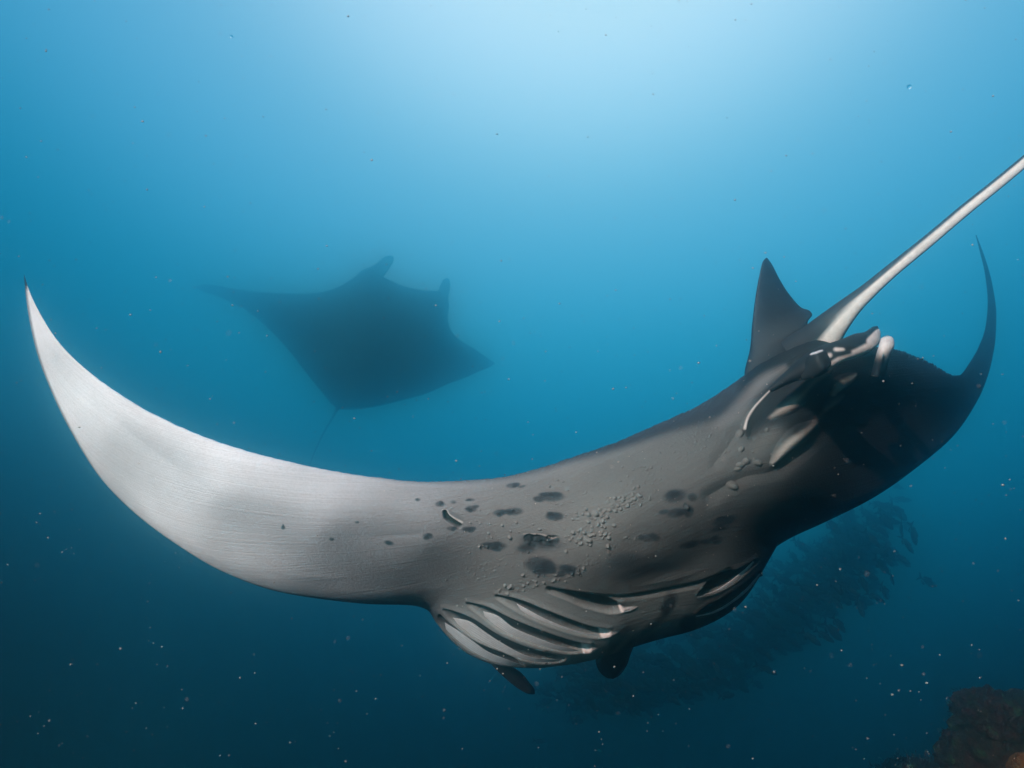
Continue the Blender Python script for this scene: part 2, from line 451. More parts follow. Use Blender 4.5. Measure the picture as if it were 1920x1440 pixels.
# pelvic region relief, with highlights painted on its ridges
f1 = [(1397, 803), (1401, 786), (1414, 765), (1433, 744), (1455, 722), (1475, 705)]
C.dome(f1, [5, 6, 5, 4, 3, 2], 0.005); C.tint(C.stroke(f1, [2.6, 2.2, 1.4, .8, .3, -.6], soft=1.6), (.72, .66, .64), .95)  # lit edge of the fold painted pale
C.lift(C.stroke(np.array(f1) + [13, 11], [5, 9, 10, 9, 7, 4], soft=10), -0.014)
r2 = [(1445, 782), (1465, 770), (1482, 757), (1500, 742), (1520, 720), (1540, 702), (1556, 688)]
C.dome(r2, [3, 12, 18, 17, 14, 12, 8], 0.010); C.tint(C.stroke(r2, [1, 5, 7, 3, 2, 5, 7], soft=7), (.40, .35, .32), .7)  # ridge highlight painted into the colour
r3 = [(1561, 738), (1572, 722), (1590, 712), (1604, 703)]
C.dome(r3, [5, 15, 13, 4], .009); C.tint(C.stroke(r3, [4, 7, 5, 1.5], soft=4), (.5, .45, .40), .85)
r4 = [(1545, 768), (1562, 754), (1578, 742)]
C.dome(r4, [8, 10, 6], .008); C.tint(C.stroke(r4, [3, 5, 2], soft=5), (.25, .22, .21), .6)
r5 = [(1449, 868), (1462, 850), (1480, 830), (1500, 813), (1525, 795)]
C.lift(C.stroke(np.array(r5) + [18, 15], [6, 12, 12, 10, 6], soft=16), -0.008)
C.dome(r5, [6, 13, 18, 18, 8], 0.016)
C.tint(C.stroke(r5, [3, 7, 8, 4, 0], soft=6), (.62, .57, .53), .85)  # lit top of the ridge painted pale
C.tint(C.stroke(r5[3:] + [(1545, 770)], [6, 6, 3], soft=6), (.22, .15, .13), .5)
C.lift(C.stroke([(1330, 930), (1400, 895), (1450, 885), (1520, 835)], [10, 6, 5, 4], soft=16), -0.010)
C.lift(C.stroke([(1340, 870), (1370, 830), (1388, 800)], [5, 6, 5], soft=14), -0.007)
C.tint(C.stroke([(1420, 840), (1450, 815)], [14, 8], soft=14), (.2, .195, .185), .25)

# skin lumps: seeds gathered in the bands where they grow
lumps = []
def cloud(n, path, width, r0, r1):
    path = catmull(path, 60)
    for _ in range(n):
        c = path[rng.integers(0, 60)]
        lumps.append((c[0] + rng.normal() * width, c[1] + rng.normal() * width * .6, rng.uniform(r0, r1)))
cloud(70, [(1150, 950), (1175, 935), (1195, 925)], 11, 1.8, 3.4)
cloud(60, [(1180, 900), (1240, 860), (1290, 840), (1340, 800)], 17, 1.2, 2.3)
cloud(38, [(1075, 1000), (1100, 1005), (1130, 990)], 13, 2.2, 4.2)
cloud(40, [(1080, 1062), (1120, 1035), (1150, 1010), (1180, 990)], 7, 1.2, 2.1)
cloud(26, [(935, 1115), (975, 1100), (1020, 1080), (1050, 1070)], 9, 2.2, 4.0)
cloud(22, [(1080, 960), (1110, 970), (1150, 965)], 10, 2.4, 4.6)
cloud(30, [(880, 985), (930, 1000), (1000, 960), (1060, 920)], 34, 1.2, 3.0)
cloud(330, [(880, 1080), (1000, 1020), (1120, 950), (1260, 870), (1360, 800)], 30, .9, 1.8)
cloud(110, [(760, 925), (900, 960), (1050, 900), (1200, 880), (1330, 860)], 45, .9, 1.7)
cloud(16, [(1300, 800), (1350, 815), (1370, 860)], 12, 1.6, 2.6)
cloud(12, [(1040, 1085), (1060, 1080), (1090, 1060)], 5, 2, 3.6)
lumps += [(942, 985, 3.6), (956, 1008, 3.8), (899, 1025, 3.2), (913, 1025, 3), (1116, 962, 5), (1136, 967, 4.6), (1283, 948, 4.2), (1135, 1015, 5.5), (1060, 1030, 3.6),
          (922, 1008, 3), (916, 1000, 2.6), (1108, 985, 3.6), (1030, 912, 3), (1045, 900, 3.4), (1056, 903, 3.4)]
big = [(1375, 911, 11, 8, 20), (1421, 868, 9, 6, 20), (1388, 872, 9, 5, 0), (1399, 865, 7, 6, 0), (1383, 880, 8, 4, 0), (1390, 842, 5, 6, 30), (1388, 812, 7, 9, 20), (1438, 806, 4, 4, 0), (1414, 862, 3, 3, 0)]
for x, y, r in lumps:
    if y < (895 - (x - 800) * .33 if x > 1000 else 915): continue
    st = rng.uniform(.8, 1.6); r = max(1.0, r * rng.choice([.55, .7, .9]))
    C.lump(x, y, r * st, r, rng.uniform(-20, 40), 0.0021 * r)
    C.tint(C.ell(x, y, r * st * .8, r * .7, 10, .5), (.3, .3, .28), .15)
for x, y, rx, ry, an in big:
    C.lump(x, y, rx, ry, an, 0.0012 * ry)
    C.tint(C.ell(x, y, rx * .8, ry * .8, an, .4), (.3, .28, .25), .2)
C.h += C.lh
C.tint(C.poly([(800, 1140), (830, 1150), (825, 1170), (800, 1160)], 5), BLK, .8)

# ------------------------------------------------------------------ near manta
STN = [  # trailing edge x,y | leading edge x,y | roundness front edge | thickness
 (45, 514, 45, 516), (56, 548, 49, 560), (80, 596, 66, 650), (110, 641, 98, 738), (152, 684, 138, 818), (210, 729, 190, 898), (290, 777, 250, 960), (400, 825, 330, 1020),
 (540, 865, 420, 1073), (690, 893, 520, 1109), (800, 903, 600, 1123), (930, 896, 700, 1133), (1010, 878, 770, 1135), (1075, 857, 800, 1143), (1160, 827, 819, 1169), (1240, 792, 850, 1205),
 (1310, 760, 890, 1233), (1370, 722, 940, 1249), (1430, 680, 1000, 1253), (1480, 655, 1055, 1248), (1520, 640, 1110, 1238), (1560, 632, 1180, 1216), (1590, 637, 1240, 1198), (1615, 645, 1295, 1184),
 (1640, 650, 1350, 1160), (1655, 652, 1390, 1130), (1668, 654, 1425, 1080), (1680, 656, 1447, 1033), (1695, 660, 1475, 1013), (1715, 668, 1545, 980), (1740, 678, 1640, 932), (1762, 690, 1725, 872),
 (1785, 703, 1790, 815), (1798, 704, 1822, 770), (1818, 680, 1845, 725), (1836, 648, 1860, 675), (1848, 612, 1867, 628), (1852, 568, 1868, 590), (1847, 515, 1860, 530), (1838, 475, 1847, 484), (1829, 440, 1831, 441)]
STN = np.array(STN, float)
L_ = np.r_[0, np.cumsum(np.linalg.norm(np.diff((STN[:, :2] + STN[:, 2:]) / 2, axis=0), axis=1))]
# station spacing: fine over the body, coarser on the wings
def spacing(L):
    return np.interp(L, [0, 450, 750, 1600, 1900, L_[-1]], [3.2, 3.2, 1.5, 1.5, 3.2, 3.0])
q = [0.0]
while q[-1] < L_[-1]: q.append(q[-1] + spacing(q[-1]))
q[-1] = L_[-1]; q = np.array(q)
E = pchip(L_, STN, q)
for k in range(4):      # soften the corners a little
    E[:, k] = np.convolve(np.pad(E[:, k], 3, mode='edge'), [.05, .1, .2, .3, .2, .1, .05], 'valid')
for k in (1,): E[:, k] += np.convolve(rng.standard_normal(len(q) + 4), [.15, .25, .3, .25, .15][:5], 'valid')[:len(q)] * .7 * np.clip(np.hypot(E[:, 0] - E[:, 2], E[:, 1] - E[:, 3]) / 150, 0, 1)
E[0] = STN[0]; E[-1] = STN[-1]
# ragged trailing edge of the far wing
sx_ = smooth01((E[:, 0] - 1665) / 20) * smooth01((1800 - E[:, 0]) / 10) * (STN[-1, 0] > 0)
ragged = sx_ * (1.4 * np.sin(q * 0.9) + 1.0 * rng.standard_normal(len(q)))
NV = 430
v = np.linspace(0, 1, NV); v = v * .9 + .1 * (.5 - .5 * np.cos(np.pi * v))
px = E[:, None, 0] * (1 - v) + E[:, None, 2] * v
py = E[:, None, 1] * (1 - v) + E[:, None, 3] * v + ragged[:, None] * np.clip(1 - v / .03, 0, 1)[None]

CP = np.array([  # x, y, depth in metres
 (45, 515, 2.62), (100, 690, 2.46), (110, 650, 2.42), (200, 800, 2.30), (250, 955, 2.44), (300, 785, 2.22), (400, 930, 2.10), (400, 1065, 2.36), (420, 830, 2.12), (600, 880, 2.00), (600, 1000, 2.00),
 (600, 1120, 2.28), (800, 903, 1.93), (800, 1020, 1.95), (800, 1137, 2.26), (1000, 882, 1.94), (1000, 1040, 1.92), (940, 1150, 2.08), (950, 1245, 2.20), (1150, 830, 1.98), (1150, 990, 1.91), (1130, 1130, 2.03), (1150, 1225, 2.14),
 (1300, 765, 2.10), (1340, 900, 1.98), (1300, 1050, 2.06), (1400, 700, 2.26), (1480, 800, 2.10), (1560, 640, 2.16), (1300, 1180, 2.18), (1430, 1075, 2.28), (1650, 652, 2.45), (1600, 800, 2.36),
 (1480, 960, 2.2), (1500, 1002, 2.42), (1640, 930, 2.5), (1785, 703, 3.10), (1740, 860, 2.95), (1700, 760, 2.76), (1810, 790, 3.45), (1862, 620, 4.7), (1845, 540, 5.2), (1830, 440, 5.7)])
DS = 0.75                        # the near ray is a 3.3 m reef manta about a metre and a half away
CP[:, 2] *= DS
def rbf_fit(cp, lam=2e-4):
    X = cp[:, :2] / 500
    r = np.linalg.norm(X[:, None] - X[None], axis=-1)
    K = np.where(r > 0, r**2 * np.log(r + 1e-12), 0) + lam * np.eye(len(X)) * 10
    A = np.c_[np.ones(len(X)), X]
    M = np.block([[K, A], [A.T, np.zeros((3, 3))]])
    c = np.linalg.solve(M, np.r_[cp[:, 2], 0, 0, 0])
    def f(x, y):
        sh = np.shape(x); Q = np.stack([np.ravel(x), np.ravel(y)], -1) / 500
        out = c[-3] + Q @ c[-2:]
        for i in range(len(X)):
            d2 = ((Q - X[i])**2).sum(-1)
            out += c[i] * .5 * d2 * np.log(d2 + 1e-12)
        return out.reshape(sh)
    return f
depth_f = rbf_fit(CP)
# evaluate on a coarse lattice then interpolate (fast)
gx = np.arange(-40, 2000, 20.); gy = np.arange(380, 1340, 20.)
G = depth_f(*np.meshgrid(gx, gy))
def lat(x, y):
    i = np.clip((x - gx[0]) / 20, 0, len(gx) - 2.001); j = np.clip((y - gy[0]) / 20, 0, len(gy) - 2.001)
    def w4(f): return [(-f**3 + 2*f**2 - f) / 2, (3*f**3 - 5*f**2 + 2) / 2, (-3*f**3 + 4*f**2 + f) / 2, (f**3 - f**2) / 2]
    ii = i.astype(int); jj = j.astype(int); wx = w4(i - ii); wy = w4(j - jj)
    o = 0
    for a in range(4):
        for b in range(4):
            o = o + wx[a] * wy[b] * G[np.clip(jj + b - 1, 0, len(gy) - 1), np.clip(ii + a - 1, 0, len(gx) - 1)]
    return o
D0 = lat(px, py)
# rounded flanks
lead_body = smooth01((q - np.interp(640, STN[10:14, 2], L_[10:14])) / 330) * (1 - smooth01((q - L_[27]) / 60))
Rlead = 0.05 + 0.12 * lead_body
zl = 0.10 + 0.11 * lead_body
tv = np.clip((v[None] - (1 - zl[:, None])) / zl[:, None], 0, 1)
tail_body = smooth01((E[:, 0] - 780) / 300) * (1 - smooth01((E[:, 0] - 1400) / 60))
Rt = 0.015 + 0.03 * tail_body; zt = 0.05 + 0.10 * tail_body
tt = np.clip((zt[:, None] - v[None]) / zt[:, None], 0, 1)
chord = np.hypot(E[:, 0] - E[:, 2], E[:, 1] - E[:, 3])
amp = np.clip(chord / 200, 0, 1)[:, None]
Rlead = Rlead * DS; Rt = Rt * DS; C.h *= DS
D1 = D0 + amp * Rlead[:, None] * (1 - np.sqrt(np.clip(1 - tv**2, 0, 1))) + amp * Rt[:, None] * (1 - np.sqrt(np.clip(1 - tt**2, 0, 1)))
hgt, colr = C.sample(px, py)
P0 = P(px, py, D1)
du = np.gradient(P0, axis=0); dv = np.gradient(P0, axis=1)
nrm = np.cross(du, dv); nl = np.linalg.norm(nrm, axis=-1, keepdims=True); nrm = nrm / (nl + 1e-9)
sgn = np.sign((nrm * P0).sum(-1, keepdims=True)); nrm = -nrm * np.where(sgn == 0, 1, sgn)     # towards the viewer's side
efade = smooth01(np.minimum(v, 1 - v) / .012)[None]
FRONT = P0 + nrm * (hgt * efade)[..., None]
# dorsal side
NB = 70
vb = np.linspace(0, 1, NB + 2)[1:-1][::-1]
pxb = E[:, None, 0] * (1 - vb) + E[:, None, 2] * vb
pyb = E[:, None, 1] * (1 - vb) + E[:, None, 3] * vb
Db = np.array([np.interp(vb, v, D1[i]) for i in range(len(q))])
bodyness = np.exp(-((q - L_[20]) / 330)**2)
hg_back = np.array([np.interp(vb, v, np.maximum(0, -hgt[i])) for i in range(len(q))])
th = DS * (0.035 * amp[:, 0] + 0.30 * bodyness)[:, None] * np.sqrt(np.clip(np.sin(np.pi * vb), 0, 1))[None] * (.35 + .65 * (chord / 250).clip(0, 1))[:, None]
BACK = P(pxb, pyb, Db + th + hg_back * 1.3)
ring = np.concatenate([FRONT, BACK], axis=1)
nu, nr = ring.shape[:2]
idx = np.arange(nu * nr).reshape(nu, nr)
a = idx[:-1]; b = idx[1:]
quads = np.stack([a, np.roll(a, -1, 1), np.roll(b, -1, 1), b], -1).reshape(-1, 4)
skin_rgb = np.concatenate([colr, np.broadcast_to(np.array(BLK, np.float32), (nu, NB, 3))], axis=1).reshape(-1, 3)
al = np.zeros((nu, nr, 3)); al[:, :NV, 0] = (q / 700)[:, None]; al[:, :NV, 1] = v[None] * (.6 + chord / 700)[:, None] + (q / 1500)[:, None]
base = P(1180, 960, np.array(2.0 * DS))
manta = empty('manta_ray', tuple(base))
tag(manta, 'huge manta ray in the foreground showing its pale speckled underside and curled wing', 'manta ray')
me = mesh_np('disc', ring.reshape(-1, 3), quads)
attr_color(me, skin_rgb); attr_vec(me, al.reshape(-1, 3))
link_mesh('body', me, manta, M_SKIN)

def loft(name, A, B, depthA, depthB, thick, parent, mat, cols, n=60, nv=24, bulge=0.0, cfun=None):
    """solid flap between two edge curves given in photo pixels and metres"""
    A3 = np.c_[A, np.interp(np.linspace(0, 1, len(A)), np.linspace(0, 1, len(depthA)), depthA)]
    B3 = np.c_[B, np.interp(np.linspace(0, 1, len(B)), np.linspace(0, 1, len(depthB)), depthB)]
    A3[:, 2] *= DS; B3[:, 2] *= DS; thick = thick * DS
    A3 = catmull(A3, n); B3 = catmull(B3, n)
    vv = .5 - .5 * np.cos(np.pi * np.linspace(0, 1, nv))
    sec = A3[:, None] * (1 - vv[None, :, None]) + B3[:, None] * vv[None, :, None]
    lens = np.sqrt(np.clip(4 * vv * (1 - vv), 0, 1))
    wd = np.linalg.norm(A3[:, :2] - B3[:, :2], axis=1); wn = (wd / (wd.max() + 1e-9))**.7
    off = thick * lens[None] * wn[:, None]
    f = P(sec[..., 0], sec[..., 1], sec[..., 2] - off * (.5 + bulge))
    bk = P(sec[..., 0], sec[..., 1], sec[..., 2] + off * .5)[:, 1:-1][:, ::-1]
    r = np.concatenate([f, bk], 1)
    nu, nr = r.shape[:2]; idx = np.arange(nu * nr).reshape(nu, nr); a = idx[:-1]; b = idx[1:]
    qd = np.stack([a, np.roll(a, -1, 1), np.roll(b, -1, 1), b], -1).reshape(-1, 4)
    me = mesh_np(name, r.reshape(-1, 3), qd)
    cc = np.zeros((nu, nr, 3)); cc[:] = cols
    if cfun is not None:
        cc[:, :nv] = cfun(sec[..., 0], sec[..., 1], cc[:, :nv], np.linspace(0, 1, nu)[:, None], vv[None])
    attr_color(me, cc.reshape(-1, 3))
    return link_mesh(name, me, parent, mat)

# dorsal fin
loft('dorsal_fin', [(1437, 483), (1431, 489), (1424, 515), (1416, 560), (1410, 610), (1406, 655), (1396, 700), (1400, 740)],
     [(1439, 484), (1447, 495), (1462, 524), (1480, 552), (1503, 577), (1517, 582), (1523, 590), (1514, 606), (1545, 660)], [2.42, 2.36, 2.34], [2.42, 2.36, 2.30], .05, manta, M_FIN, (.018, .02, .025), n=70)
# tail
def tube(name, pts, rad, depth, parent, mat, colf, n=140, k=22, flat=1.0):
    c = catmull(np.c_[pts, rad, np.array(depth) * DS], n)
    ctr = P(c[:, 0], c[:, 1], c[:, 3]); R = c[:, 2] * c[:, 3] / F
    tg = np.gradient(ctr, axis=0); tg /= np.linalg.norm(tg, axis=1, keepdims=True)
    vw = ctr / np.linalg.norm(ctr, axis=1, keepdims=True)
    s1 = np.cross(tg, vw); s1 /= np.linalg.norm(s1, axis=1, keepdims=True)
    s2 = np.cross(s1, tg)
    th = np.linspace(0, 2 * np.pi, k, endpoint=False)
    r = ctr[:, None] + R[:, None, None] * (np.cos(th)[None, :, None] * s1[:, None] + flat * np.sin(th)[None, :, None] * s2[:, None])
    idx = np.arange(n * k).reshape(n, k); a = idx[:-1]; b = idx[1:]
    qd = np.stack([a, np.roll(a, -1, 1), np.roll(b, -1, 1), b], -1).reshape(-1, 4)
    me = mesh_np(name, r.reshape(-1, 3), qd)
    attr_color(me, colf(th, n).reshape(-1, 3))
    return link_mesh(name, me, parent, mat)
def tailcol(th, n):
    # pale along the underside, dark on the back and thin dark edges
    s = np.cos(th)                 # -1..1 across as seen; sin<0 faces the belly side
    w = np.ones((n, len(th)))
    side = s[None] * np.ones((n, 1))
    edge = np.interp(np.linspace(0, 1, n), [0, .1, .25, 1], [.25, .1, -.25, -.5])[:, None]
    up = smooth01((np.interp(np.linspace(0, 1, n), [0, .12, .3, 1], [0, .25, .55, .68])[:, None] - side) / .25)
    dn = smooth01((side + .90) / .08)
    w = up * dn * (np.sin(th) < .15)[None]
    w = w[..., None]
    return np.array([.03, .032, .038]) * (1 - w) + np.array([.90, .87, .84]) * w
tube('tail', [(1500, 672), (1530, 645), (1553, 617), (1592, 577), (1625, 548), (1670, 509), (1740, 452), (1810, 393), (1870, 345), (1922, 302), (2010, 228), (2120, 130), (2260, 0)],
     [46, 41, 31, 20.5, 15.5, 12.8, 11.6, 11, 10.6, 10.2, 9.8, 8.5, 4], [2.26, 2.22, 2.18, 2.14, 2.11, 2.08, 2.04, 2.0, 1.97, 1.95, 1.92, 1.88, 1.85], manta, M_FIN, tailcol, flat=.7)

# pelvic fins with their pale tips
WHT = np.array([.78, .70, .68])
def near(x, y, pts, r, soft):
    d = np.full(np.shape(x), 1e9)
    for (x1, y1), (x2, y2) in zip(pts[:-1], pts[1:]):
        dx, dy = x2 - x1, y2 - y1; t = np.clip(((x - x1) * dx + (y - y1) * dy) / (dx * dx + dy * dy + 1e-9), 0, 1)
        d = np.minimum(d, np.hypot(x - x1 - t * dx, y - y1 - t * dy))
    return smooth01((r + soft - d) / (2 * soft))
def pelv(x, y, c, u, v):
    m = near(x, y, [(1560, 688), (1585, 672), (1610, 662), (1640, 646), (1650, 630)], 9, 3)
    m = np.maximum(m, near(x, y, [(1634, 640), (1648, 626)], 9, 2) * (1 - near(x, y, [(1628, 618), (1637, 614)], 6, 2)))
    m = np.maximum(m, .7 * near(x, y, [(1567, 655), (1580, 656)], 3.5, 2.5))
    m = np.maximum(m, .6 * near(x, y, [(1549, 668), (1556, 666)], 4, 2.5))
    m = m * (1 - near(x, y, [(1575, 664), (1592, 660)], 5, 3))
    return c * (1 - m[..., None]) + WHT * m[..., None]
pf = loft('pelvic_fin', [(1440, 728), (1480, 690), (1512, 662), (1540, 648), (1575, 637), (1602, 626), (1622, 622), (1636, 613), (1645, 611)], [(1446, 736), (1490, 716), (1530, 708), (1552, 697), (1580, 679), (1612, 668), (1638, 655), (1650, 640), (1651, 622)],
     [2.05, 2.02, 2.0, 2.02, 2.08], [2.05, 2.00, 1.98, 2.0, 2.06], .05, manta, M_FIN, BLK, n=110, nv=36, bulge=.3, cfun=pelv)
pf['label'] = 'black pelvic fin with a pale pink edge and tip'
def pelv2(x, y, c, u, v):
    m = smooth01((.72 - u) / .4)
    return c * (1 - m[..., None]) + WHT * m[..., None]
p2 = loft('pelvic_fin', [(1663, 628), (1652, 634), (1647, 650), (1643, 664), (1638, 682), (1632, 705)], [(1664, 628), (1674, 633), (1677, 648), (1671, 664), (1665, 684), (1660, 708)], [2.3, 2.22, 2.25], [2.3, 2.22, 2.25], .05, manta, M_FIN, BLK, n=50, bulge=.3, cfun=pelv2)
p2['label'] = 'small rounded pelvic fin with a pale tip'
# black fold beside the pelvic fin with a sliver highlight painted on
def sliver(x, y, c, u, v):
    m = near(x, y, [(1520, 664), (1530, 661), (1541, 657)], 1.6, 1.2)[..., None]
    return c * (1 - m) + np.array([.6, .6, .65]) * m
loft('cloaca_fold', [(1500, 700), (1514, 668), (1530, 658), (1548, 656), (1560, 664)], [(1505, 712), (1528, 706), (1545, 695), (1558, 684), (1561, 666)], [2.0, 1.97, 1.98], [1.99, 1.95, 1.97], .03, manta, M_FIN, BLK, n=50, cfun=sliver)

# cephalic fins hanging below the head
loft('cephalic_fin', [(905, 1225), (925, 1250), (950, 1274), (970, 1290), (990, 1301), (1001, 1302)], [(930, 1225), (958, 1248), (978, 1262), (992, 1279), (1002, 1292), (1003, 1301)], [2.6, 2.74, 2.8], [2.6, 2.72, 2.8], .05, manta, M_FIN, (.022, .025, .03))
loft('cephalic_fin', [(1110, 1190), (1116, 1225), (1118, 1246), (1126, 1262), (1138, 1271), (1148, 1273)], [(1205, 1180), (1192, 1205), (1182, 1228), (1175, 1248), (1162, 1266), (1150, 1273)], [2.7, 2.72, 2.74], [2.7, 2.72, 2.74], .09, manta, M_FIN, (.028, .03, .035))

# pale gill linings lying inside the slits
def lining(up, lo, dz, c=(.92, .92, .97)):
    mid = np.array(up + lo, float).mean(0)
    base_d = lat(np.array([mid[0]]), np.array([mid[1]]))[0]
    def dd(pts):
        p = np.array(pts, float)
        # real depth of the belly there
        o = []
        for x, y in p:
            k = np.argmin((px - x)**2 + (py - y)**2); o.append(D1.ravel()[k])
        return np.array(o) / DS + dz
    def fc(x, y, cc, u, v):
        st = .80 + .2 * np.sin(v * 34 + 3 * np.sin(u * 5)) * (u > .15)
        fade = np.interp(u, [0, .3, .75, 1], [1, 1, .9, .7])
        return cc * (st * fade)[..., None]
    o = loft('gill_lining', up, lo, dd(up), dd(lo), .006, manta, M_FIN, c, n=70, nv=22, cfun=fc)
    return o
lining([(968, 1131), (990, 1143), (1020, 1159), (1060, 1176), (1100, 1187), (1125, 1190)], [(976, 1143), (990, 1155), (1020, 1169), (1060, 1183), (1100, 1192), (1126, 1194)], .014)
lining([(906, 1146), (932, 1154), (962, 1176), (1000, 1193), (1040, 1208), (1085, 1219)], [(909, 1156), (930, 1174), (955, 1190), (1000, 1208), (1040, 1218), (1086, 1223)], .012)
lining([(849, 1158), (880, 1165), (907, 1183), (942, 1206), (990, 1230), (1050, 1238)], [(858, 1170), (880, 1188), (910, 1207), (950, 1225), (1000, 1240), (1052, 1242)], .010)
lining([(834, 1167), (860, 1183), (887, 1202), (915, 1222), (950, 1236), (986, 1249)], [(836, 1180), (858, 1201), (885, 1221), (915, 1236), (950, 1248), (988, 1253)], .008, (.8, .82, .88))
lining([(1306, 1117), (1335, 1110), (1368, 1090), (1395, 1068), (1412, 1052)], [(1308, 1119), (1340, 1113), (1373, 1096), (1400, 1072), (1414, 1054)], .008, (.85, .80, .82))
lining([(1304, 1155), (1335, 1147), (1366, 1130), (1395, 1107), (1424, 1075)], [(1306, 1157), (1340, 1152), (1372, 1134), (1402, 1109), (1426, 1077)], .006, (.9, .93, .98))

# ------------------------------------------------------------------ second manta, further off, seen from above
DS = 1.68
m2b = P(690, 620, np.array(8.6 * DS))
manta2 = empty('manta_ray', tuple(m2b))
tag(manta2, 'dark manta ray silhouette fading into blue water behind the big ray', 'manta ray')
leadE = [(362, 537), (385, 533), (430, 540), (480, 547), (540, 550), (600, 548), (640, 535), (668, 517), (690, 505), (720, 520), (760, 537), (800, 545), (822, 546), (836, 556), (843, 572), (839, 592), (845, 618), (862, 637), (892, 656), (928, 681)]
trailE = [(363, 539), (380, 546), (420, 560), (465, 584), (505, 618), (540, 655), (570, 694), (600, 731), (632, 765), (655, 768), (690, 765), (720, 759), (760, 749), (800, 738), (840, 720), (870, 709), (895, 698), (912, 691), (922, 686), (928, 682)]
CD = (.006, .012, .014)
# pair stations by index
A3 = catmull(np.c_[leadE, np.interp(np.linspace(0, 1, 20), [0, .45, 1], [9.6, 9.0, 9.3])], 160)
B3 = catmull(np.c_[trailE, np.interp(np.linspace(0, 1, 20), [0, .45, 1], [9.5, 7.9, 8.9])], 160)
A3[:, 2] *= DS; B3[:, 2] *= DS
vv = np.linspace(0, 1, 40)
sec = A3[:, None] * (1 - vv[None, :, None]) + B3[:, None] * vv[None, :, None]
u = np.linspace(-1, 1, 160)
wd = np.linalg.norm(A3[:, :2] - B3[:, :2], axis=1) / 230
th = (0.04 + .34 * np.exp(-((u - .12) / .28)**2)) * np.clip(wd, 0, 1)
ln = np.clip(4 * vv * (1 - vv), 0, 1)**.5
f = P(sec[..., 0], sec[..., 1], sec[..., 2] - th[:, None] * ln[None] * .55)
bk = P(sec[..., 0], sec[..., 1], sec[..., 2] + th[:, None] * ln[None] * .45)[:, 1:-1][:, ::-1]
r = np.concatenate([f, bk], 1); nu2, nr2 = r.shape[:2]
idx = np.arange(nu2 * nr2).reshape(nu2, nr2); a = idx[:-1]; b = idx[1:]
me = mesh_np('disc_far', r.reshape(-1, 3), np.stack([a, np.roll(a, -1, 1), np.roll(b, -1, 1), b], -1).reshape(-1, 4))
cc = np.zeros((nu2, nr2, 3)); cc[:] = CD; cc[:, 40:] = (.5, .5, .5)
attr_color(me, cc.reshape(-1, 3)); link_mesh('body', me, manta2, M_FAR)
loft('cephalic_fin', [(664, 524), (676, 508), (702, 497), (718, 483), (727, 479), (734, 479)], [(706, 540), (714, 524), (724, 512), (732, 500), (738, 490), (738, 482)], [9.0, 9.1, 9.2], [9.0, 9.1, 9.2], .12, manta2, M_FAR, CD, n=30)
loft('cephalic_fin', [(812, 570), (821, 546), (826, 533), (831, 524), (838, 521)], [(838, 568), (842, 550), (844, 538), (844, 527), (840, 521)], [9.1, 9.2, 9.25], [9.1, 9.2, 9.25], .10, manta2, M_FAR, CD, n=30)
tube('tail', [(640, 755), (632, 768), (622, 786), (610, 806), (598, 830), (588, 852), (578, 880)], [7, 3.2, 2, 1.7, 1.4, 1.2, .6], [7.95, 7.9, 7.85, 7.8, 7.7, 7.6, 7.5], manta2, M_FAR, lambda th, n: np.broadcast_to(np.array(CD), (n, len(th), 3)).copy(), n=50, k=10)

# ------------------------------------------------------------------ fish school under the body
def fish_mesh(name, deep=.30, seed=0):
    n, k = 16, 10
    t = np.linspace(0, 1, n)
    hh = deep * .5 * np.interp(t, [0, .06, .2, .4, .6, .8, .9, 1], [.05, .4, .85, 1, .85, .42, .25, .22])
    ww = hh * np.interp(t, [0, .5, 1], [.5, .42, .25])
    th = np.linspace(0, 2 * np.pi, k, endpoint=False)
    v = np.stack([np.broadcast_to((.5 - t * .82)[:, None], (n, k)), ww[:, None] * np.sin(th), hh[:, None] * np.cos(th)], -1).reshape(-1, 3).tolist()
    f = []
    for i in range(n - 1):
        for j in range(k):
            f.append((i * k + j, i * k + (j + 1) % k, (i + 1) * k + (j + 1) % k, (i + 1) * k + j))
    f.append(tuple(range(k))[::-1]); f.append(tuple((n - 1) * k + j for j in range(k)))
    def fin(pts, th=.006):
        b = len(v); m = len(pts)
        for s in (-1, 1):
            for x, z in pts: v.append([x, s * th, z])
        f.append(tuple(range(b, b + m))); f.append(tuple(range(b + m, b + 2 * m))[::-1])
        for i in range(m):
            j = (i + 1) % m; f.append((b + i, b + m + i, b + m + j, b + j))
    d = deep
    fin([(-.29, .03), (-.50, .17 + d * .1), (-.41, 0), (-.50, -.17 - d * .1), (-.29, -.03)])
    fin([(.22, d * .42), (.12, d * .75), (-.05, d * .62), (-.2, d * .5), (-.26, d * .2)])
    fin([(-.02, -d * .45), (-.10, -d * .75), (-.22, -d * .5), (-.27, -d * .2)])
    me = bpy.data.meshes.new(name); me.from_pydata(v, [], f); me.validate()
    for p in me.polygons: p.use_smooth = len(p.vertices) == 4
    return me
M_FISH = plain_mat('fish_scales', (.006, .009, .010), rough=.8, var=.4, scale=12, bump=.1, spec=.05)
fms = [fish_mesh('fish_deep', .31), fish_mesh('fish_mid', .27), fish_mesh('fish_slim', .23)]
for m in fms: m.materials.append(M_FISH)
